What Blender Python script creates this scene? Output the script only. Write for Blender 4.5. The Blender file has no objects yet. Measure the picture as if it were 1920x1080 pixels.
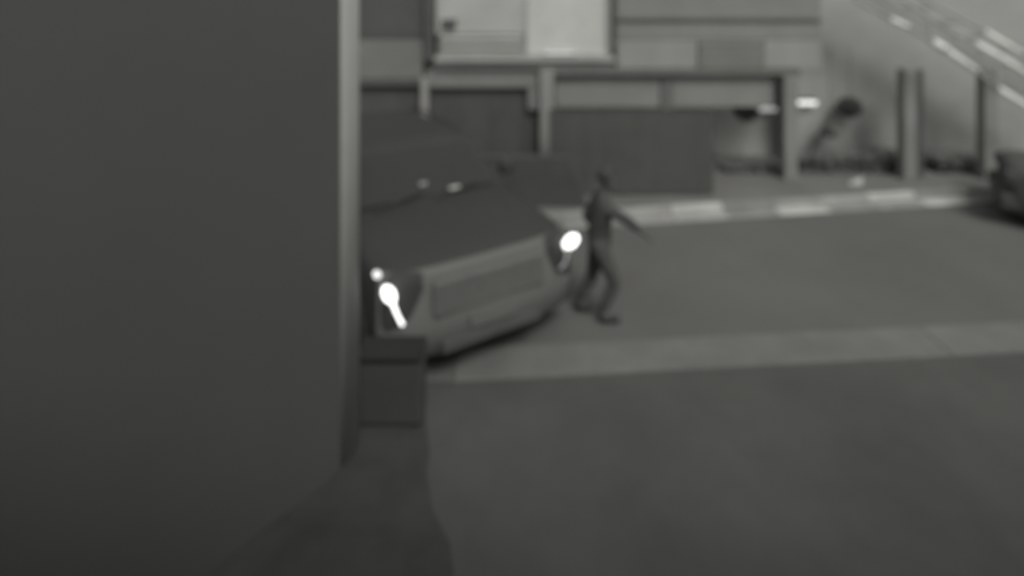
import bpy, bmesh, math, random
from mathutils import Vector, Matrix
random.seed(7)
R = math.radians
scene = bpy.context.scene
C = scene.collection

# ------------------------------------------------------------------ camera
H = 3.6            # camera height, metres
F = 1050.0         # focal length in pixels of a 1920 px wide frame
cd = bpy.data.cameras.new('camera')
cam = bpy.data.objects.new('camera', cd); C.objects.link(cam)
cam.location = (0, 0, H); cam.rotation_euler = (R(90), 0, 0)
cd.sensor_width = 36; cd.lens = 36 * F / 1920
cd.shift_y = -540 / 1920
cd.clip_start = 0.05; cd.clip_end = 2000
cd.dof.use_dof = True; cd.dof.focus_distance = 1.2; cd.dof.aperture_fstop = 0.76
scene.camera = cam

# ------------------------------------------------------------------ sky, sun, exposure
SUN_EL, SUN_AZ = 50, 158          # azimuth clockwise from +Y: behind the camera
w = bpy.data.worlds.new('World'); scene.world = w; w.use_nodes = True
nt = w.node_tree
bg = nt.nodes['Background']; bg.inputs['Strength'].default_value = 0.125
sky = nt.nodes.new('ShaderNodeTexSky'); sky.sky_type = 'NISHITA'; sky.sun_disc = False
sky.sun_elevation = R(SUN_EL); sky.sun_rotation = R(SUN_AZ)
bw = nt.nodes.new('ShaderNodeRGBToBW')           # the night camera sees no colour
nt.links.new(sky.outputs[0], bw.inputs[0]); nt.links.new(bw.outputs[0], bg.inputs[0])
sd = bpy.data.lights.new('sun', 'SUN'); sd.energy = 0.9; sd.angle = R(18); sd.color = (1, .99, .96)
sun = bpy.data.objects.new('sun', sd); C.objects.link(sun)
sun.rotation_euler = (R(90 - SUN_EL), 0, R(180 - SUN_AZ) + math.pi * 0)
sv = Vector((math.sin(R(SUN_AZ)) * math.cos(R(SUN_EL)), math.cos(R(SUN_AZ)) * math.cos(R(SUN_EL)), math.sin(R(SUN_EL))))
sun.rotation_euler = sv.to_track_quat('Z', 'Y').to_euler()
scene.view_settings.view_transform = 'Standard'; scene.view_settings.look = 'None'
scene.view_settings.exposure = 0.55; scene.view_settings.gamma = 1

# ------------------------------------------------------------------ materials
MATS = {}
def mat(name, v, rough=.75, spec=.25, var=.12, scale=3.0, bump=.15, metal=0.0, stretch=(1, 1, 1)):
    if name in MATS: return MATS[name]
    m = bpy.data.materials.new(name); m.use_nodes = True; MATS[name] = m
    t = m.node_tree; b = t.nodes['Principled BSDF']
    b.inputs['Roughness'].default_value = rough; b.inputs['Specular IOR Level'].default_value = spec
    b.inputs['Metallic'].default_value = metal
    tc = t.nodes.new('ShaderNodeTexCoord'); mp = t.nodes.new('ShaderNodeMapping'); mp.inputs['Scale'].default_value = stretch
    n1 = t.nodes.new('ShaderNodeTexNoise'); n1.inputs['Scale'].default_value = scale; n1.inputs['Detail'].default_value = 6
    n1.inputs['Roughness'].default_value = .65
    t.links.new(tc.outputs['Object'], mp.inputs[0]); t.links.new(mp.outputs[0], n1.inputs['Vector'])
    cr = t.nodes.new('ShaderNodeValToRGB')
    lo, hi = v * (1 - var), v * (1 + var)
    cr.color_ramp.elements[0].position = .3; cr.color_ramp.elements[0].color = (lo, lo, lo * .95, 1)
    cr.color_ramp.elements[1].position = .7; cr.color_ramp.elements[1].color = (hi, hi, hi * .95, 1)
    t.links.new(n1.outputs['Fac'], cr.inputs[0]); t.links.new(cr.outputs[0], b.inputs['Base Color'])
    if bump:
        n2 = t.nodes.new('ShaderNodeTexNoise'); n2.inputs['Scale'].default_value = scale * 14; n2.inputs['Detail'].default_value = 4
        t.links.new(mp.outputs[0], n2.inputs['Vector'])
        bp = t.nodes.new('ShaderNodeBump'); bp.inputs['Strength'].default_value = bump; bp.inputs['Distance'].default_value = .01
        t.links.new(n2.outputs['Fac'], bp.inputs['Height']); t.links.new(bp.outputs[0], b.inputs['Normal'])
    return m
def emit(name, v, strength):
    if name in MATS: return MATS[name]
    m = bpy.data.materials.new(name); m.use_nodes = True; MATS[name] = m
    b = m.node_tree.nodes['Principled BSDF']
    b.inputs['Base Color'].default_value = (v, v, v, 1); b.inputs['Emission Color'].default_value = (1, 1, .97, 1)
    b.inputs['Emission Strength'].default_value = strength; b.inputs['Roughness'].default_value = .3
    return m

# ------------------------------------------------------------------ mesh helpers
class MB:
    def __init__(s): s.v = []; s.f = []
    def poly(s, vs, fs):
        o = len(s.v); s.v += [tuple(p) for p in vs]; s.f += [tuple(i + o for i in f) for f in fs]; return s
    def box(s, x0, x1, y0, y1, z0, z1):
        vs = [(x, y, z) for z in (z0, z1) for y in (y0, y1) for x in (x0, x1)]
        return s.poly(vs, [(0, 2, 3, 1), (4, 5, 7, 6), (0, 1, 5, 4), (2, 6, 7, 3), (0, 4, 6, 2), (1, 3, 7, 5)])
    def tube(s, pts, r, n=8, caps=True):
        pts = [Vector(p) for p in pts]; rr = r if isinstance(r, (list, tuple)) else [r] * len(pts)
        o = len(s.v)
        for i, p in enumerate(pts):
            d = (pts[min(i + 1, len(pts) - 1)] - pts[max(i - 1, 0)]).normalized()
            u = d.cross(Vector((0, 0, 1)) if abs(d.z) < .95 else Vector((1, 0, 0))).normalized(); v = d.cross(u)
            for k in range(n):
                a = 2 * math.pi * k / n
                s.v.append(tuple(p + (u * math.cos(a) + v * math.sin(a)) * rr[i]))
        for i in range(len(pts) - 1):
            for k in range(n):
                a, b = o + i * n + k, o + i * n + (k + 1) % n
                s.f.append((a, b, b + n, a + n))
        if caps:
            s.f.append(tuple(o + k for k in reversed(range(n)))); s.f.append(tuple(o + (len(pts) - 1) * n + k for k in range(n)))
        return s
    def loft(s, rings, closed=True, caps=True):
        o = len(s.v); n = len(rings[0])
        for r in rings: s.v += [tuple(p) for p in r]
        for i in range(len(rings) - 1):
            for k in range(n if closed else n - 1):
                a, b = o + i * n + k, o + i * n + (k + 1) % n
                s.f.append((a, b, b + n, a + n))
        if caps:
            s.f.append(tuple(o + k for k in reversed(range(n)))); s.f.append(tuple(o + (len(rings) - 1) * n + k for k in range(n)))
        return s
    def prism(s, pts, y0, y1):       # polygon in xz extruded along y
        n = len(pts)
        return s.loft([[(x, y0, z) for x, z in pts], [(x, y1, z) for x, z in pts]])
    def panel(s, quad, th):          # quad of four 3-D points thickened along its normal
        q = [Vector(p) for p in quad]; nrm = (q[1] - q[0]).cross(q[3] - q[0]).normalized() * th
        return s.loft([[p for p in q], [p + nrm for p in q]])
    def build(s, name, m, parent=None, bevel=0, smooth=False, seg=2):
        me = bpy.data.meshes.new(name); me.from_pydata(s.v, [], s.f); me.validate()
        bm = bmesh.new(); bm.from_mesh(me); bmesh.ops.recalc_face_normals(bm, faces=bm.faces); bm.to_mesh(me); bm.free()
        o = bpy.data.objects.new(name, me); C.objects.link(o); me.materials.append(m)
        if parent: o.parent = parent
        if bevel:
            b = o.modifiers.new('bevel', 'BEVEL'); b.width = bevel; b.segments = seg; b.limit_method = 'ANGLE'; b.angle_limit = R(35)
        if smooth:
            for p in me.polygons: p.use_smooth = True
        return o
def empty(name, loc=(0, 0, 0), rz=0):
    o = bpy.data.objects.new(name, None); C.objects.link(o); o.location = loc; o.rotation_euler = (0, 0, rz); return o
def tag(o, label, cat, group=None):
    o['label'] = label; o['category'] = cat
    if group: o['group'] = group
    return o
def struct(o): o['kind'] = 'structure'; return o

# ------------------------------------------------------------------ ground, road, kerbs
def near_line(x): return 5.80 + .076 * x         # road side of the near kerb strip
def far_line(x): return 8.66 + .155 * x          # road side of the far gutter
M_yard = mat('dark_yard', .102, .9, .1, .15, .8, .25)
M_road = mat('asphalt', .146, .9, .12, .10, .45, .3)
M_far = mat('concrete_pavement', .19, .85, .15, .14, .8, .2)
M_kerb = mat('kerb_concrete', .18, .85, .15, .16, 1.6, .25)
struct(MB().poly([(-300, -300, -.01), (300, -300, -.01), (300, 500, -.01), (-300, 500, -.01)], [(0, 1, 2, 3)]).build('ground', mat('far_ground', .09, .9, .1)))
struct(MB().poly([(-40, -.2, 0), (-8, -.2, 0), (40, -.2, 0), (40, near_line(40) - .488, 0), (-8, near_line(-8) - .488, 0), (-40, 4.70, 0)], [(0, 1, 4, 5), (1, 2, 3, 4)]).build('yard', M_yard))
rd = MB()
xs = [-40, -8, -3, 0, 1.3, 5, 10, 20, 40]
rd.poly([(x, (near_line(x) if x > -8 else 5.2) if x > -40 else 5.3, -.004) for x in xs] + [(x, far_line(x) + .5 if x > -8 else 9.2, -.004) for x in xs],
        [(i, i + 1, i + 10, i + 9) for i in range(8)])
struct(rd.build('road', M_road))
# driveway mouth on the left, where the near kerb is dropped
struct(MB().poly([(-8, 5.0, .004), (-.75, 5.0, .004), (-.75, 5.75, .004), (-8, 5.2, .004)], [(0, 1, 2, 3)]).build('driveway', mat('driveway_asphalt', .11, .9, .1, .15, 1.2, .25)))
fp = MB()
xs = [-40, -8, 0, 1.3, 5, 10, 20, 40]
fp.poly([(x, far_line(x) + .42 if x > -8 else 8.6, .105) for x in xs] + [(x, 16, .105) for x in xs], [(i, i + 1, i + 9, i + 8) for i in range(7)])
struct(fp.build('pavement', M_far))

# added dark sheet that deepens the ground tone along the foot of the porch wall, with an uneven edge
rs = random.Random(3); sb_ = MB(); edge = []
for k in range(15):
    t = k / 14
    edge.append((-.75 + 1.1 * t ** 1.3 + rs.uniform(-.05, .05), 5.0 - 3.6 * t + rs.uniform(-.05, .05)))
vs = []
for (ex, ey) in edge: vs += [(-4.5, ey, .014), (ex - .5, ey, .014 + rs.uniform(0, .02)), (ex - .2, ey, .012 + rs.uniform(0, .015)), (ex, ey, .003)]
sb_.poly(vs, [(4 * i + j, 4 * i + j + 1, 4 * i + j + 5, 4 * i + j + 4) for i in range(14) for j in range(3)])
struct(sb_.build('dark_ground', mat('dark_ground_tone', .068, .95, .05, .16, 2.5, .4)))

# near kerb strip: long concrete slabs
nk = struct(MB().box(-.55, 24, 5.35, 5.36, -.02, -.006).build('kerb', M_kerb))
def slab(x0, x1, f0, f1, z0, z1, m, parent, name, jitter=.004):
    dz = random.uniform(-jitter, jitter)
    b = MB(); vs = []
    for z in (z0, z1 + dz):
        vs += [(x0, f0(x0), z), (x1, f0(x1), z), (x1, f1(x1), z), (x0, f1(x0), z)]
    b.poly(vs, [(0, 3, 2, 1), (4, 5, 6, 7), (0, 1, 5, 4), (1, 2, 6, 5), (2, 3, 7, 6), (3, 0, 4, 7)])
    return b.build(name, m, parent, bevel=.012)
slab(-1.25, -.90, lambda q: near_line(q) - .40, lambda q: near_line(q), -.05, .010, mat('dropped_kerb_a', .125, .85, .15, .2, 3, .25), nk, 'dropped_kerb', 0)
slab(-.897, -.553, lambda q: near_line(q) - .46, lambda q: near_line(q), -.05, .018, mat('dropped_kerb_b', .15, .85, .15, .2, 3, .25), nk, 'dropped_kerb', 0)
x = -.55
k_mats = [mat('kerb_concrete_%s' % s, v, .85, .15, .16, 1.6, .25) for s, v in (('a', .186), ('b', .183), ('c', .189), ('d', .184))]
while x < 14:
    L = 5.0
    slab(x, x + L - .003, lambda q: near_line(q) - .49, lambda q: near_line(q), -.05, .03, random.choice(k_mats), nk, 'kerb_slab'); x += L
# far kerb: kerb stones with gutter slabs before them
fk = struct(MB().box(1.5, 24, 9.1, 9.11, -.03, -.02).build('kerb', M_kerb))
g_mats = [mat('gutter_%s' % s, v, .8, .2, .2, 2.2, .2) for s, v in (('a', .28), ('b', .38), ('c', .33), ('d', .55))]
x = -.09; i = 0
while x < 12:
    L = .92
    slab(x, x + L - .005, lambda q: far_line(q) + .30, lambda q: far_line(q) + .43, -.05, .125, g_mats[(0, 2, 1, 3)[i % 4]], fk, 'kerb_stone', .008)
    slab(x, x + L - .006, lambda q: far_line(q), lambda q: far_line(q) + .295, -.05, .018, g_mats[(0, 0, 2, 1, 0, 3, 0, 2, 3)[i % 9]], fk, 'gutter_slab', .006)
    x += L; i += 1

# ------------------------------------------------------------------ own house behind the camera (casts the shade over the yard)
hs = empty('house', (0, 0, 0))
tag(hs, 'house wall and roof the camera hangs on', 'house')
M_wall = mat('house_render', .30, .85, .15, .06, .6, .12)
MB().box(-9, 12, -7, -.25, 0, 4.0).build('wall', M_wall, hs)
MB().prism([(-7.6, 4.02), (.30, 4.02), (.30, 4.14), (-3.4, 6.2), (-7.6, 4.14)], -9.5, 12.5).build('roof', mat('roof_tiles', .1), hs).rotation_euler = (0, 0, 0)
rf = [o for o in hs.children if o.name.startswith('roof')][0]
me = rf.data
for v in me.vertices: v.co = Vector((v.co.y, v.co.x, v.co.z))

# left porch wall; street light on its rounded corner is put into the colour
pw = empty('porch_wall', (-1.09, 4.55, 0)); tag(pw, 'large dark plain wall close to the camera filling the left of the view', 'wall')
dirv = Vector((-.605, -.796, 0)); nr = Vector((.796, -.605, 0))      # along the wall to the camera side; out of its visible face
def wall_pt(a, b, z): return tuple(dirv * a - nr * b + Vector((0, 0, z)))
b = MB()
prof = [(.36, 0), (3.6, 0), (3.6, .4), (.36, .4)]
b.loft([[wall_pt(a, c, -.02) for a, c in prof], [wall_pt(a, c, 4.6) for a, c in prof]])
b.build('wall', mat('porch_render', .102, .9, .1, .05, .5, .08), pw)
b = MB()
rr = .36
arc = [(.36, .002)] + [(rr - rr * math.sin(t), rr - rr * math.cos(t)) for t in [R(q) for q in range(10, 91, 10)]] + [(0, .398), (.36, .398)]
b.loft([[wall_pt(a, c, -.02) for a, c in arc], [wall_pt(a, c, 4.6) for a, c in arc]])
b.build('lit_corner', mat('corner_light_tone', .33, .6, .25, .05), pw, smooth=True)

# ------------------------------------------------------------------ building across the street
D = 11.0; S = F / D
def fx(px): return (px - 960) / S
def fz(py): return H - py / S
bd = empty('building', (0, D, 0)); tag(bd, 'pale two storey building across the street above an open carport', 'building')
def fbox(name, x0, x1, y0, y1, d0, d1, m, parent=bd, bevel=.008):
    # pixel columns x0..x1 and rows y0..y1 of the facade plane; d0..d1 metres behind (+) or proud (-) of that plane
    return MB().box(fx(x0), fx(x1), d0, d1, fz(y1), fz(y0)).build(name, m, parent, bevel=bevel)
W = lambda n, v, **k: mat('facade_' + n, v * (.84 if v < .4 else .74), .8, .2, .10, 1.2, .12, **k)
TOP = -170
fbox('wall', 300, 652, TOP, 148, 0, .3, W('left', .20))
fbox('shutter', 652, 793, TOP, 72, .05, .25, W('shutter', .125))
fbox('wall_panel', 652, 793, 74, 148, .02, .25, W('low_panel', .24))
fbox('downpipe', 795, 815, TOP, 116, -.10, .02, mat('dark_pipe', .10, .5, .3), bevel=.05)
fbox('wall_panel', 817, 984, TOP, 64, .02, .25, W('upper', .60))
lv = fbox('louvre_vent', 820, 984, 66, 112, .10, .25, W('vent', .46))
for k in range(5):
    y = 70 + k * 9
    MB().panel([(fx(826), -.02, fz(y + 3)), (fx(980), -.02, fz(y + 3)), (fx(980), .10, fz(y - 3)), (fx(826), .10, fz(y - 3))], .012).build('slat', W('slat', .72), lv)
fbox('vent_box', 829, 856, 36, 51, -.08, .02, mat('dark_pipe', .10), bevel=.02)
# lit bright window bay
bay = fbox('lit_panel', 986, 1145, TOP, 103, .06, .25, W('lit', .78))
fbox('panel_frame', 984, 990, TOP, 103, -.01, .06, W('frame', .55), bay)
fbox('panel_frame', 1138, 1145, TOP, 103, -.01, .06, W('frame', .55), bay)
fbox('downpipe', 1146, 1156, -40, 97, -.09, .02, mat('dark_pipe', .10), bevel=.03)
fbox('ledge', 817, 1150, 104, 114, -.16, .25, W('ledge', .55))
fbox('fascia_board', 817, 1150, 116, 128, -.06, .25, W('fascia', .42))
fbox('wall_panel', 1157, 1540, TOP, 34, .02, .25, W('right_top', .30))
fbox('string_course', 1157, 1545, 35, 39, -.03, .25, W('course', .22))
fbox('wall_panel', 1157, 1540, 40, 74, .02, .25, W('right_mid', .30))
fbox('wall_panel', 1157, 1308, 75, 128, .01, .25, W('right_low', .42))
vt = fbox('shutter', 1310, 1432, 84, 128, -.02, .25, W('dark_shutter', .25))
fbox('wall_panel', 1310, 1432, 75, 83, .015, .25, W('right_mid', .30))
fbox('wall_panel', 1434, 1540, 75, 128, .02, .25, W('right_pale', .38))
# carport beam and panels below it
fbox('beam', 1036, 1500, 129, 141, -.05, .2, W('beam', .20))
fbox('panel', 1042, 1241, 142, 203, .10, .16, W('hang', .31))
fbox('panel', 1264, 1455, 142, 203, .10, .16, W('hang', .31))
fbox('panel_post', 1242, 1263, 142, 207, .06, .17, W('stub', .20))
fbox('fascia_board', 800, 1012, 129, 165, .03, .2, W('left_fascia', .28))
fbox('fascia_board', 500, 790, 149, 161, .03, .2, W('left_low', .15))
# carport posts
for (c, wpx, y0, y1, v) in ((1025, 26, 129, 348, .34), (797, 13, 145, 340, .44), (1478, 25, 142, 350, .31), (1699, 23, 128, 350, .31), (1849, 24, 128, 350, .31)):
    p = MB().box(fx(c - wpx / 2), fx(c + wpx / 2), -.13, .10, .11, fz(y0)).build('post', W('post%d' % int(v * 100), v), bd, bevel=.012)
    MB().box(fx(c - wpx / 2) - .03, fx(c + wpx / 2) + .03, -.16, .13, .09, .16).build('base_plate', W('plate', .25), p)
fbox('drain_pipe', 1712, 1736, 130, 345, .02, .16, W('dark_post', .13), bevel=.05)
fbox('roof_slab', 500, 1546, -190, TOP - 4, -.4, 3.2, W('slab', .3))
# back wall of the carport
MB().box(fx(300), fx(2300), 1.6, 1.9, 0, 5.3).build('back_wall', mat('back_wall', .52, .85, .15, .16, .35, .1), bd)
MB().box(fx(300), fx(1500), .30, 1.6, 2.30, 2.42).build('ceiling', W('ceil', .3), bd)

rw = empty('side_wall', (0, D + .95, 0)); tag(rw, 'pale rendered wall behind the outdoor stair at the right', 'wall')
MB().box(5.95, 18, 0, .25, 0, 6.2).build('wall', mat('side_render', .37, .85, .15, .14, .5, .1), rw)
MB().box(5.9, 18, -.05, .3, 6.2, 6.3).build('coping', mat('side_coping', .3), rw)

# dark gates of boards in the carport bays
def gate(name, x0, x1, ytop, dep, label, n):
    g = empty(name, (fx(x0) * (D + dep) / D, D + dep, .105)); tag(g, label, 'gate')
    wtot = (x1 - x0) / S * (D + dep) / D; z1 = H - ytop / S * (D + dep) / D - .105; wv = wtot / n
    m = [mat('gate_board_%d' % k, v, .85, .1, .1, 2, .15) for k, v in enumerate((.10, .104, .097))]
    for k in range(n):
        MB().box(k * wv + .001, (k + 1) * wv - .001, random.uniform(-.002, .002), .03, .03, z1 - .03).build('board', random.choice(m), g)
    MB().box(0, wtot, -.012, .045, z1 - .03, z1).build('top_rail', m[0], g, bevel=.006)
    MB().box(0, wtot, .031, .07, .25, .35).build('rail', m[0], g)
    return g
fbox('panel', 990, 1012, 166, 206, .02, .14, W('left_fascia', .28))
gate('carport_gate', 560, 1014, 163, .16, 'tall dark board gate in the carport bay left of the wide pale post', 22)
gate('carport_gate', 1030, 1338, 205, -1.0, 'dark board gate under the two pale panels, right of the wide pale post', 16)

# tube lamps on the carport back wall
def tube_lamp(px, py, wpx, strength, label, d=12.45):
    d = d; s = F / d
    X = (px - 960) / s; Z = H - py / s; hw = wpx / 2 / s
    o = empty('tube_lamp', (X, d, Z)); tag(o, label, 'lamp', 'short tube lamps on the carport back wall')
    MB().box(-hw - .03, hw + .03, .03, .14, -.03, .09).build('housing', mat('lamp_housing', .12), o, bevel=.01)
    MB().tube([(-hw, 0, 0), (hw, 0, 0)], .045, 10).build('tube', emit('tube_%d' % px, .7, strength), o, smooth=False)
tube_lamp(1437, 205, 36, .22, 'dim short tube lamp just left of the carport post')
tube_lamp(1511, 193, 38, .65, 'brighter short tube lamp just right of the carport post', 11.80)

ll = empty('ledge_lamp', (fx(1048), D - .07, fz(103))); tag(ll, 'small glowing lamp on the ledge below the bright upper panel', 'lamp')
MB().box(-.32, .32, -.05, .05, 0, .025).build('housing', mat('lamp_housing', .12), ll, bevel=.008)
MB().box(-.28, .28, -.035, .04, .027, .06).build('diffuser', emit('ledge_glow', .5, .30), ll, bevel=.012)

# hanging baskets: dark leafy clumps under the carport
M_leaf = mat('dark_leaf', .09, .8, .1, .3, 6, 0)
M_leaf2 = mat('grey_leaf', .20, .8, .1, .3, 6, 0)
def leaf_clump(n, rx, ry, rz, size, shell=.55, seed=1):
    rnd = random.Random(seed); b = MB()
    for _ in range(n):
        while True:
            p = Vector((rnd.uniform(-1, 1), rnd.uniform(-1, 1), rnd.uniform(-1, 1)))
            if shell < p.length < 1: break
        c = Vector((p.x * rx, p.y * ry, p.z * rz)) * rnd.uniform(.85, 1.08)
        u = Vector((rnd.gauss(0, 1), rnd.gauss(0, 1), rnd.gauss(0, 1))).normalized(); v = u.orthogonal().normalized()
        s = size * rnd.uniform(.6, 1.3)
        b.poly([c - u * s, c - v * s * .45, c + u * s, c + v * s * .45], [(0, 1, 2, 3)])
    return b
def basket(px, py, r, label, seed):
    d = 11.6; s = F / d; X = (px - 960) / s; Z = H - py / s
    o = empty('hanging_plant', (X, d, Z)); tag(o, label, 'plant', 'dark hanging plants under the carport')
    b = MB(); b.loft([[(r * k * math.cos(a * math.pi / 6), r * k * math.sin(a * math.pi / 6), z) for a in range(12)] for k, z in ((.35, -r * .9), (.6, -r * .6), (.7, -r * .1))])
    b.build('pot', mat('pot', .07), o)
    leaf_clump(420, r * 1.1, r, r * .8, .055, .3, seed).build('foliage', M_leaf if seed == 2 else M_leaf2, o)
    MB().tube([(0, 0, 0), (0, 0, 2.6 - Z)], .006, 5).build('cord', mat('cord', .1), o)
basket(1398, 208, .24, 'dark hanging plant left of the dim tube lamp', 1)
basket(1593, 200, .24, 'dark hanging plant right of the brighter tube lamp, highest of three', 2)
basket(1556, 243, .17, 'small faint hanging plant below and between lamp and darker plant', 3)

# low hedges between posts
def hedge(x0, x1, ytop, d, label, seed, m=M_leaf2, zb=.1, dep=.35, name='hedge', group=None):
    s = F / d; X0, X1 = (x0 - 960) / s, (x1 - 960) / s; zt = H - ytop / s
    o = empty(name, ((X0 + X1) / 2, d, zb)); tag(o, label, 'hedge' if name == 'hedge' else 'shrub', group)
    hw = (X1 - X0) / 2; hh = (zt - zb) / 2
    rnd = random.Random(seed); b = MB()
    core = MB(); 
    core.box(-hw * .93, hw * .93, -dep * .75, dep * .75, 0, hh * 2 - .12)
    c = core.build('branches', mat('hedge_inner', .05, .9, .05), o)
    for _ in range(int(2600 * hw * hh * 2)):
        f = rnd.random()
        x = rnd.uniform(-hw, hw); z = rnd.uniform(0, hh * 2 + .05); y = rnd.uniform(-dep, -dep * .6)
        if f > .6: z = hh * 2 + rnd.gauss(-.03, .05); y = rnd.uniform(-dep, dep)
        elif f > .5: x = rnd.choice((-1, 1)) * hw * rnd.uniform(.93, 1.02); y = rnd.uniform(-dep, dep)
        u = Vector((rnd.gauss(0, 1), rnd.gauss(0, 1), rnd.gauss(0, 1))).normalized(); v = u.orthogonal()
        q = Vector((x, y, z)); sz = rnd.uniform(.025, .055)
        b.poly([q - u * sz, q - v * sz * .5, q + u * sz, q + v * sz * .5], [(0, 1, 2, 3)])
    b.build('foliage', m, o)
hedge(1494, 1687, 286, 11.55, 'low dark clipped hedge between the two carport posts right of the lamps', 5, group='low hedges between carport posts')
hedge(1737, 1838, 290, 11.55, 'short dark clipped hedge beside the dark pipe near the right edge', 6, group='low hedges between carport posts')
hedge(1350, 1464, 300, 11.55, 'low dark hedge between board gate and carport post', 8, group='low hedges between carport posts')

# low dark wall in front of the wide post, half hidden by the car
lw = empty('low_wall', (0, 9.55, 0)); tag(lw, 'low dark garden wall behind the car bonnet, in front of the wide pale post', 'wall')
M_lw = mat('dark_block', .088, .9, .1, .12, 2.5, .3)
MB().prism([(-1.9, .05), (1.30, .05), (1.12, .60), (.95, .88), (-1.9, .93)], -.12, .12).build('wall', M_lw, lw, bevel=.02)
MB().prism([(-1.92, .935), (.97, .885), (.97, .925), (-1.92, .975)], -.123, .123).build('coping', M_lw, lw, bevel=.01)

# ------------------------------------------------------------------ stair with sloping pale rails, upper right
DS = 10.3; SS = F / DS
def sp(px, py, y=0): return ((px - 960) / SS, DS + y, H - py / SS)
st = empty('outdoor_stair', (0, 0, 0)); tag(st, 'outdoor stair with sloping pale metal rails at the upper right', 'stair')
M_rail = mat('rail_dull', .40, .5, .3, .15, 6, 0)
M_rail2 = mat('rail_glint', .92, .35, .6, .1, 9, 0)  # glints along the rails, put in as pale, thicker stretches
def rail(pts, r, m=M_rail): return MB().tube(pts, r, 10).build('rail', m, st, smooth=True)
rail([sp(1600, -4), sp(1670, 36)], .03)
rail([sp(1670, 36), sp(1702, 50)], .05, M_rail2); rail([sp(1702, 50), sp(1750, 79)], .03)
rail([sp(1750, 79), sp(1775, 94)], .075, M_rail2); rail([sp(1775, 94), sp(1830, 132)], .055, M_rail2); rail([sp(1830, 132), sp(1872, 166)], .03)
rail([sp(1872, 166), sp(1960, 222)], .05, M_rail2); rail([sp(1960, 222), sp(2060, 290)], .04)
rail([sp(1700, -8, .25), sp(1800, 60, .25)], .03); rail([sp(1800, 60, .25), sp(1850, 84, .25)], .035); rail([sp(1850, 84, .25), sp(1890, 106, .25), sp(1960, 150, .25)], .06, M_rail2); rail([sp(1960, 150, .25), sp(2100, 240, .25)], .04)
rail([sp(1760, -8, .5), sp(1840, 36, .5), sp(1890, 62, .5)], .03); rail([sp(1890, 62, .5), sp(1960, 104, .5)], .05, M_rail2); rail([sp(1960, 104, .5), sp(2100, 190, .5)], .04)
for px, py in ((1747, 78), (1871, 164)):
    a = sp(px, py); MB().tube([a, (a[0] - .03, a[1], a[2] + .42)], .03, 8).build('baluster', M_rail, st)
stn = MB()
stn.loft([[sp(1640, -45, .62), sp(2160, 265, .62), sp(2160, 300, .62), sp(1640, -8, .62)], [sp(1640, -45, .68), sp(2160, 265, .68), sp(2160, 300, .68), sp(1640, -8, .68)]])
stn.build('stringer', W('stringer', .37), st)
for k in range(9):
    a = sp(1650 + k * 48, -40 + k * 29, .3)
    MB().box(a[0], a[0] + .5, a[1] + .40, a[1] + 1.3 - .99, a[2], a[2] + .05).build('tread', W('tread', .37), st)

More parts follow.
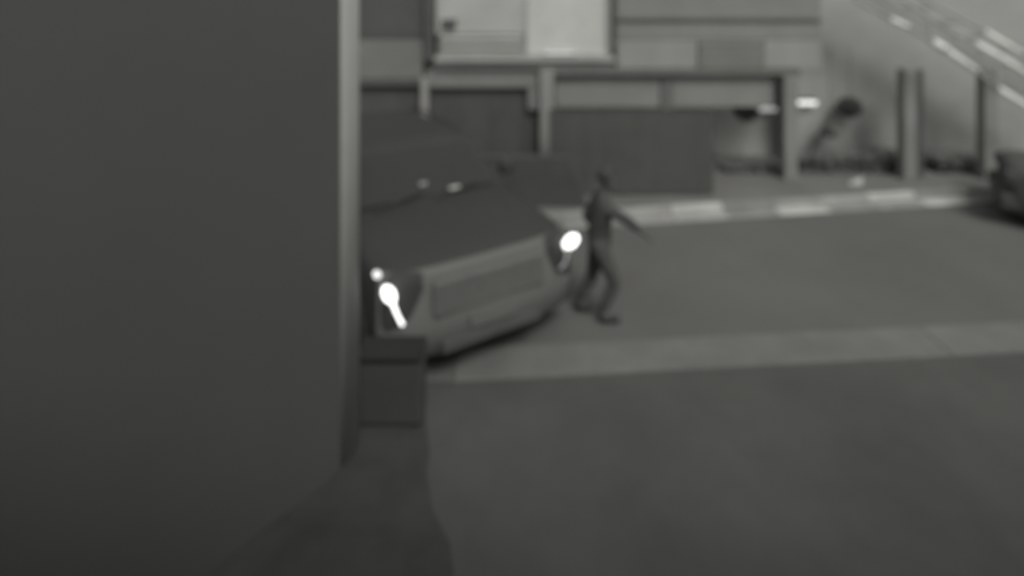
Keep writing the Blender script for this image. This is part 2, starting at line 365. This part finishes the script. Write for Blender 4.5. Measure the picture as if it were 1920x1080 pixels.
# ------------------------------------------------------------------ vehicles
M_tyre = mat('tyre', .06, .9, .1, .1, 8); M_rim = mat('rim', .25, .4, .5, .1, 4, 0, .6)
M_glass = mat('dark_glass', .05, .12, .3, .05, 2, 0)
M_black = mat('black_trim', .06, .7, .15)
def arc_pts(c, w0, w1, n): return None
def make_car(name, L, Wd, Ht, hoodz, belt, paint, fascia, clear, cab, lights=True, nose=.0):
    """local axes: x forward, y left, z up, origin on the ground under the middle; cab = (rear base, rear roof, front roof, screen base) as x"""
    root = empty(name); hw = Wd / 2; hl = L / 2
    def ring(x, w, zb, zt, cr):
        half = [(w * .80, zb), (w * .95, zb + .07), (w, zb + .22), (w * 1.0, zb + (zt - zb) * .55), (w * .975, zt - .12), (w * .93, zt - .035), (w * .82, zt), (w * .4, zt + cr * .8)]
        pts = [(x, y, z) for y, z in half] + [(x, 0, zt + cr)] + [(x, -y, z) for y, z in reversed(half)]
        return pts
    rb, rr_, fr, sb = cab
    tail = .05
    st_ = [(-hl, hw * .86, clear + .12, belt - .10, .01), (-hl + .08, hw * .95, clear + .03, belt - .02, .02), (-hl + .45, hw, clear, belt, .02),
           (0, hw, clear, belt, .02), (sb - .02, hw, clear, belt, .02), (sb + (hl - sb) * .4, hw, clear, hoodz + .035, .04),
           (hl - .30, hw * .985, clear, hoodz, .05), (hl - .10, hw * .95, clear + .04, hoodz - .05, .04), (hl - .02, hw * .90, clear + .10, hoodz - .14, .02)]
    b = MB(); b.loft([ring(*s) for s in st_]); body = b.build('body', paint, root, smooth=True)
    m = body.modifiers.new('sub', 'SUBSURF'); m.levels = 1; m.render_levels = 2
    # cabin
    wb, wt = hw * .93, hw * .74
    def cring(x_b, x_t): return None
    cb = MB()
    rows = []
    n = 6
    for (t, z) in ((0, belt - .02), (.5, (belt + Ht) / 2), (.9, Ht - .05), (1, Ht)):
        ww = wb + (wt - wb) * min(t, .93) - (.08 if t == 1 else 0)
        x0 = rb + (rr_ - rb) * t + (.10 if t == 1 else 0); x1 = sb + (fr - sb) * t - (.10 if t == 1 else 0)
        rows.append([(x1, -ww * .9, z), (x1 + .05 * (1 - t), 0, z), (x1, ww * .9, z), (x1 - .12, ww, z), (x0 + .12, ww, z), (x0, ww * .9, z), (x0 - .03, 0, z), (x0, -ww * .9, z), (x0 + .12, -ww, z), (x1 - .12, -ww, z)])
    cb.loft(rows); cabin = cb.build('cabin', paint, root, smooth=False, bevel=.02)
    def lerp(t, side):      # side glass corner helpers
        return wb + (wt - wb) * t
    t0, t1 = .10, .86
    def fpt(t, y, off): return (sb + (fr - sb) * t + off, y, belt - .02 + (Ht - belt) * t)
    ww0, ww1 = lerp(t0, 1) * .86, lerp(t1, 1) * .84
    MB().panel([fpt(t0, -ww0, .05), fpt(t0, ww0, .05), fpt(t1, ww1, .02), fpt(t1, -ww1, .02)], .02).build('windscreen', M_glass, root)
    def bpt(t, y, off): return (rb + (rr_ - rb) * t + off, y, belt - .02 + (Ht - belt) * t)
    MB().panel([bpt(.18, ww0, -.035), bpt(.18, -ww0, -.035), bpt(t1, -ww1, -.02), bpt(t1, ww1, -.02)], .02).build('rear_window', M_glass, root)
    mid = (rb + sb) / 2 - .05
    for s in (1, -1):
        for (a0, a1, c0, c1) in ((mid + .06, sb - .32, mid + .05, fr - .12), (rb + .22, mid - .06, rr_ + .12, mid - .05)):
            q = [(a0, s * (lerp(.12, 1) + .006), belt + (Ht - belt) * .10), (a1, s * (lerp(.12, 1) + .006), belt + (Ht - belt) * .10), (c1, s * (lerp(.84, 1) + .006), belt + (Ht - belt) * .82), (c0, s * (lerp(.84, 1) + .006), belt + (Ht - belt) * .82)]
            MB().panel(q if s < 0 else [q[1], q[0], q[3], q[2]], .012).build('side_window', M_glass, root)
        # doors and handles
        for (a0, a1) in ((mid + .02, sb - .15), (rb + .30, mid - .02)):
            dr = MB().box(a0, a1, s * hw * 1.0 - .012, s * hw * 1.0 + .006, clear + .18, belt - .14).build('door', paint, root, bevel=.02)
            MB().box(a0 + .08, a0 + .26, s * hw - .0, s * hw + .03, belt - .24, belt - .20).build('handle', M_black, dr, bevel=.008)
        mr = MB().box(sb - .30, sb - .14, s * (hw * .96), s * (hw * .96) + s * .20, belt + .06, belt + .24).build('mirror', paint, root, bevel=.05, seg=3)
        MB().box(sb - .305, sb - .302, s * (hw * .96) + s * .03, s * (hw * .96) + s * .18, belt + .08, belt + .22).build('mirror_glass', M_glass, mr)
    # wheels
    wr = .36 if Ht < 1.6 else .40
    for wx in (-hl + L * .19, hl - L * .18):
        for s in (1, -1):
            ar = MB(); ar.loft([[(wx + (wr + .07) * math.cos(a * math.pi / 10), s * (hw - .09), max(wr + (wr + .07) * math.sin(a * math.pi / 10), clear - .02)) for a in range(20)],
                                [(wx + (wr + .07) * math.cos(a * math.pi / 10), s * (hw + .012), max(wr + (wr + .07) * math.sin(a * math.pi / 10), clear - .02)) for a in range(20)]])
            ar.build('wheel_arch', M_black, root)
            y0, y1 = s * (hw - .20), s * (hw + .02)
            wq = MB(); wq.loft([[(wx + r * math.cos(a * math.pi / 12), y, wr + r * math.sin(a * math.pi / 12)) for a in range(24)] for r, y in ((wr * .93, y0), (wr, y0 + s * .03), (wr, y1 - s * .03), (wr * .93, y1), (wr * .66, y1 + s * .002))])
            wh = wq.build('wheel', M_tyre, root, smooth=False)
            rq = MB(); rq.loft([[(wx + r * math.cos(a * math.pi / 12), y, wr + r * math.sin(a * math.pi / 12)) for a in range(24)] for r, y in ((wr * .66, y1 + s * .003), (wr * .60, y1 + s * .012), (wr * .2, y1 + s * .006), (wr * .12, y1 + s * .02))])
            rq.build('rim', M_rim, wh)
    return root, hl, hw

# --- the big car turning into the driveway
P_dark = mat('dark_paint', .062, .55, .08, .05, 1, 0)
P_fas = mat('grey_bumper', .15, .6, .2, .06, 1.5, 0)
carL, carW = 4.9, 2.26
car, hl, hw = make_car('car', carL, carW, 1.78, 1.16, 1.22, P_dark, P_fas, .26, (-2.2, -1.75, .30, 1.05))
tag(car, 'large dark car with both headlights lit, nose towards the camera', 'car')
PL = Vector((-1.138, 4.98)); PR = Vector((.651, 6.11))       # where the two headlights stand
mid = (PL + PR) / 2; ax = (PR - PL).normalized(); fwd = Vector((ax.y, -ax.x))
cpos = mid - fwd * (hl - .06)
car.location = (cpos.x, cpos.y, 0); car.rotation_euler = (0, 0, math.atan2(fwd.y, fwd.x))
# local y left is +: image-right headlight of the photo stands at local +y
fr_ = hl
b = MB()     # bumper and nose skin
rows = []
for (z, off, wf) in ((.28, -.02, .90), (.34, .05, .96), (.60, .07, .97), (.70, .03, .965), (1.02, .0, .95), (1.10, -.04, .93)):
    rows.append([(fr_ + off - .16 * (abs(t) ** 3), t * hw * wf, z) for t in [k / 8 for k in range(-8, 9)]] + [(fr_ - .55, hw * wf * .96, z), (fr_ - .55, -hw * wf * .96, z)])
b.loft(rows); b.build('bumper', P_fas, car, smooth=True)
gr = MB().box(fr_ - .02, fr_ + .045, -.62, .62, .66, 1.0).build('grille', mat('grille_dark', .155, .6, .2), car, bevel=.03)
for k in range(4):
    MB().box(fr_ + .04, fr_ + .049, -.58, .58, .70 + k * .08, .725 + k * .08).build('slat', mat('grille_slat', .165, .5, .3), gr)
MB().box(fr_ + .05, fr_ + .085, -.55, .55, .34, .46).build('lower_intake', mat('intake_grey', .11, .7, .15), car, bevel=.02)
MB().box(fr_ + .07, fr_ + .09, -.26, .26, .50, .62).build('number_plate', mat('plate_grey', .17, .6, .2), car, bevel=.006)
M_head = emit('headlight_lit', .9, 1.9); M_strip = emit('light_strip', .8, 1.5); M_dim = emit('light_strip_dim', .3, .07)
ysn = hw * .935
def head(s, m_head, m_strip, dim):
    pts = [(1.075, .985, .02), (1.06, .80, -.0), (.95, .78, 0), (.93, .93, 0)]
    # lens: a rounded, slightly tilted lamp on the corner of the nose
    if s < 0: c, a, b_, tilt = (fr_ + .0, -hw * .915, 1.0), .092, .055, R(62)
    else: c, a, b_, tilt = (fr_ + .0, hw * .885, 1.0), .105, .068, R(22)
    hb = MB(); rings = []
    for t in (5, 30, 60, 90, 120, 150, 175):
        rr2, xx = math.sin(R(t)) ** .8, math.cos(R(t)) * .05
        ring_ = []
        for k in range(16):
            q = 2 * math.pi * k / 16; u, v = a * rr2 * math.cos(q), b_ * rr2 * math.sin(q)
            yy = u * math.cos(tilt) - v * math.sin(tilt); zz = u * math.sin(tilt) + v * math.cos(tilt)
            ring_.append((c[0] + xx, c[1] + s * yy, c[2] + zz))
        rings.append(ring_)
    return hb.loft(rings).build('headlight', m_head, car, smooth=True)
for s in (1, -1):
    h_ = head(s, M_head, M_strip, 0)
    # slanted light strip running down and inwards
    y0, y1 = (hw * .90, hw * .835) if s < 0 else (hw * .84, hw * .70)
    MB().tube([(fr_ + .02, s * y0, .95), (fr_ + .07, s * (y0 + y1) / 2, .83), (fr_ + .09, s * y1, .75 if s < 0 else .80)], [.018, .013, .017], 8).build('light_strip', M_strip if s < 0 else M_dim, h_)
    if s < 0:
        MB().tube([(fr_ - .10, -hw * .99, 1.165), (fr_ - .06, -hw * .985, 1.165)], .03, 8).build('marker_light', emit('marker', .7, .7), car)
# windscreen bits: two pale bars for reflections in the glass, put in as colour, and wipers
for (y, z, a, v) in ((-.05, 1.38, .05, .5), (.32, 1.30, .07, .7)):
    x_s = 1.05 + (.30 - 1.05) * ((z - 1.2) / .58) + .09
    MB().box(x_s, x_s + .02, y - a, y + a, z - .018, z + .018).build('reflection_bar', mat('reflection_bar_%d' % int(v * 10), v, .5, .2, .05, 4, 0), car, bevel=.005)
for y0, y1 in ((-.75, -.1), (.0, .65)):
    MB().tube([(1.16, y0, 1.25), (1.02, y1, 1.33)], .012, 6).build('wiper', M_black, car)
for s in (1, -1):
    MB().tube([(-1.5, s * .78, 1.79), (-1.35, s * .78, 1.84), (.05, s * .78, 1.84), (.2, s * .78, 1.77)], .02, 6).build('roof_rail', M_black, car)

# --- car cut by the right edge of the view
car2, hl2, hw2 = make_car('car', 4.1, 1.78, 1.48, .92, .95, mat('dark_paint_right', .095, .5, .15, .06, 1, 0), P_dark, .13, (-1.45, -.75, .25, .95))
tag(car2, 'dark parked saloon cut off by the right edge of the view', 'car')
d2 = 9.05
car2.location = (10.0, 8.36, 0); car2.rotation_euler = (0, 0, R(-35))
for s in (1, -1):
    MB().box(-hl2 - .01, -hl2 + .12, s * hw2 * .62, s * hw2 * .93, .70, .86).build('tail_light', mat('tail_lens', .10, .3, .4), car2, bevel=.02)
MB().box(-hl2 - .10, -hl2 + .25, -hw2 * .93, hw2 * .93, .26, .52).build('bumper', mat('bumper_right', .10, .7, .1), car2, bevel=.06, seg=3)
MB().box(-hl2 - .11, -hl2 - .095, -.26, .26, .40, .50).build('number_plate', mat('plate_grey', .2), car2)

# ------------------------------------------------------------------ bin by the porch wall
d3 = 4.72
bn = empty('wheelie_bin', (-1.03, d3 + .10, 0)); tag(bn, 'slim dark bin standing at the end of the porch wall', 'bin')
M_bin = mat('bin_plastic', .08, .6, .15, .08, 4, .05)
bb = MB(); bb.loft([[(-w_ / 2, -t_ / 2, z), (w_ / 2, -t_ / 2, z), (w_ / 2, t_ / 2, z), (-w_ / 2, t_ / 2, z)] for w_, t_, z in ((.55, .27, .03), (.552, .28, .58))])
bb.build('tub', M_bin, bn, bevel=.03, seg=3)
lb = MB(); lb.loft([[(-w_ / 2, -t_ / 2 - .02, z), (w_ / 2, -t_ / 2 - .02, z), (w_ / 2, t_ / 2, z), (-w_ / 2, t_ / 2, z)] for w_, t_, z in ((.555, .285, .582), (.56, .29, .615), (.54, .26, .63))])
lb.build('lid', mat('bin_lid', .036, .8, .08), bn, bevel=.015)
MB().tube([(-.2, .18, .57), (.2, .18, .57)], .018, 8).build('handle', M_bin, bn)
for s in (1, -1):
    wq = MB(); wq.loft([[(s * .20 + y, .12 + .08 * math.cos(a * math.pi / 8), .08 + .08 * math.sin(a * math.pi / 8)) for a in range(16)] for y in (-.025, .025)])
    wq.build('wheel', M_tyre, bn)

# small pale litter on the far pavement
lt = MB(); lt.poly([(-.16, -.03, 0), (.08, -.05, 0), (.16, .05, 0), (-.10, .05, 0), (-.14, -.02, .05), (.06, -.04, .10), (.15, .03, .17), (-.06, .04, .07)],
                   [(0, 3, 2, 1), (4, 5, 6, 7), (0, 1, 5, 4), (1, 2, 6, 5), (2, 3, 7, 6), (3, 0, 4, 7)])
o = lt.build('crumpled_bag', mat('pale_bag', .55, .7, .2, .1, 8), None, bevel=.02); o.location = ((1605 - 960) / F * 10.55, 10.55, .11)
tag(o, 'small pale crumpled bag lying on the far pavement between carport posts', 'bag')

# ------------------------------------------------------------------ person striding beside the car
pd = 6.35
PX = (1119 - 960) / F * pd
def skin(name, nodes, edges, root_i, m, parent=None, sub=2):
    me = bpy.data.meshes.new(name); me.from_pydata([n[:3] for n in nodes], edges, [])
    o = bpy.data.objects.new(name, me); C.objects.link(o); me.materials.append(m)
    o.modifiers.new('skin', 'SKIN').use_smooth_shade = True
    if not me.skin_vertices: 
        bm = bmesh.new(); bm.from_mesh(me); bm.verts.layers.skin.verify(); bm.to_mesh(me); bm.free()
    for k, n in enumerate(nodes):
        r = n[3]; me.skin_vertices[0].data[k].radius = (r, r) if not isinstance(r, tuple) else r
        me.skin_vertices[0].data[k].use_root = (k == root_i)
    s = o.modifiers.new('sub', 'SUBSURF'); s.levels = sub; s.render_levels = sub
    if parent: o.parent = parent
    return o
N = []; E = []
def nd(x, y, z, r, p=None):
    N.append((x, y, z, r)); 
    if p is not None: E.append((p, len(N) - 1))
    return len(N) - 1
pel = nd(.02, 0, .86, .125)
wst = nd(.035, 0, 1.02, .115, pel); chs = nd(.06, 0, 1.22, .13, wst); nkb = nd(.09, 0, 1.37, .07, chs); nck = nd(.11, 0, 1.43, .052, nkb)
hd1 = nd(.13, 0, 1.50, .075, nck); hd2 = nd(.125, 0, 1.58, .092, hd1); hd3 = nd(.115, 0, 1.645, .062, hd2)
def leg(hip, knee, ank, toe):
    a = nd(*hip, .085, pel); m_ = nd(*[(p * .5 + q * .5) for p, q in zip(hip, knee)], .078, a); k = nd(*knee, .056, m_)
    cf = nd(*[(p * .65 + q * .35) for p, q in zip(knee, ank)], .054, k); an = nd(*ank, .036, cf); nd(*toe, .034, an)
leg((.02, -.09, .82), (.19, -.10, .44), (.03, -.10, .09), (.19, -.11, .045))
leg((.02, .09, .82), (-.03, .11, .44), (-.20, .11, .13), (-.10, .12, .045))
def arm(sh_, el, wr_, dirh, up):
    a = nd(*sh_, .058, chs); e = nd(*el, .042, a); w_ = nd(*wr_, .027, e)
    dh = Vector(dirh).normalized(); uu = Vector(up).normalized(); sd_ = dh.cross(uu).normalized(); base = Vector(wr_)
    pm = nd(*(base + dh * .05), .030, w_)
    for k, (off, ln) in enumerate(((-.030, .070), (-.010, .080), (.010, .075), (.030, .060))):
        p0 = base + dh * .085 + sd_ * off; j1 = nd(*p0, .0095, pm)
        j2 = nd(*(p0 + dh * ln * .55 - uu * .012), .0085, j1); nd(*(p0 + dh * ln * .9 - uu * .034), .0075, j2)
    t1 = nd(*(base + dh * .035 - sd_ * .045), .0105, pm); nd(*(base + dh * .075 - sd_ * .062 - uu * .012), .009, t1)
arm((.08, -.19, 1.31), (.31, -.22, 1.18), (.46, -.22, 1.06), (.8, 0, -.6), (.6, 0, .8))
arm((.05, .19, 1.30), (-.10, .24, 1.06), (.06, .24, .90), (.8, 0, -.5), (.5, 0, .8))
M_skin = mat('skin', .115, .6, .3, .05, 6, 0); M_cloth = mat('dark_jacket', .092, .95, .05, .15, 8, .2); M_trs = mat('dark_trousers', .10, .95, .05, .15, 8, .2)
person = skin('person', N, E, 0, M_skin)
person.location = (PX, pd, 0)
tag(person, 'person in dark clothes striding past the front of the car with one arm out', 'person')
# face: nose, eyes, mouth and ears sit on the head, which looks along +x
fb = MB()
fb.loft([[(.215, -.012, 1.585), (.215, .012, 1.585), (.212, 0, 1.60)], [(.245, -.016, 1.545), (.245, .016, 1.545), (.232, 0, 1.56)], [(.21, -.016, 1.535), (.21, .016, 1.535), (.21, 0, 1.55)]]); fb.build('nose', M_skin, person)
for s in (1, -1):
    MB().box(.186, .197, s * .036 - .012, s * .036 + .012, 1.582, 1.594).build('eye', M_black, person, bevel=.004)
    MB().box(.10, .135, s * .088 - .008, s * .088 + .008, 1.535, 1.60).build('ear', M_skin, person, bevel=.007)
MB().box(.195, .212, -.024, .024, 1.505, 1.513).build('mouth', mat('lips', .14), person, bevel=.003)
# clothes: thicker skins over the same skeleton
def cloth(name, idx_nodes, edges, m): return skin(name, idx_nodes, edges, 0, m, person)
jn = [(.02, 0, .70, .165), (.03, 0, 1.0, .138), (.06, 0, 1.22, .155), (.085, 0, 1.345, .095), (.10, 0, 1.40, .068),
      (.08, -.19, 1.31, .074), (.20, -.21, 1.245, .064), (.31, -.22, 1.18, .057), (.44, -.22, 1.075, .046),
      (.05, .19, 1.30, .074), (-.03, .215, 1.18, .064), (-.10, .24, 1.06, .057), (.04, .24, .915, .046)]
cloth('jacket', jn, [(0, 1), (1, 2), (2, 3), (3, 4), (2, 5), (5, 6), (6, 7), (7, 8), (2, 9), (9, 10), (10, 11), (11, 12)], M_cloth)
tn = [(.025, 0, 1.02, .125), (.02, -.09, .81, .105), (.11, -.095, .63, .094), (.19, -.10, .44, .074), (.115, -.10, .28, .066), (.04, -.10, .12, .052),
      (.02, .09, .81, .105), (-.005, .10, .63, .094), (-.03, .11, .44, .074), (-.11, .11, .29, .066), (-.185, .11, .15, .052)]
cloth('trousers', tn, [(0, 1), (1, 2), (2, 3), (3, 4), (4, 5), (0, 6), (6, 7), (7, 8), (8, 9), (9, 10)], M_trs)
cloth('shoe', [(.0, -.10, .06, .05), (.08, -.105, .055, .05), (.20, -.11, .042, .04), (.25, -.11, .04, .034)], [(0, 1), (1, 2), (2, 3)], M_black)
cloth('shoe', [(-.235, .11, .10, .05), (-.17, .115, .075, .05), (-.07, .12, .042, .04), (-.02, .12, .038, .034)], [(0, 1), (1, 2), (2, 3)], M_black)
hb = MB()
hb.loft([[(.105 + r * 1.08 * math.cos(a * math.pi / 8) - (.03 if math.cos(a * math.pi / 8) > .5 and z < 1.63 else 0), r * math.sin(a * math.pi / 8), z) for a in range(16)] for r, z in ((.086, 1.555), (.102, 1.60), (.098, 1.645), (.078, 1.685), (.03, 1.706))])
hair = hb.build('hair', mat('dark_hair', .075, .8, .1, .2, 20), person, smooth=True)
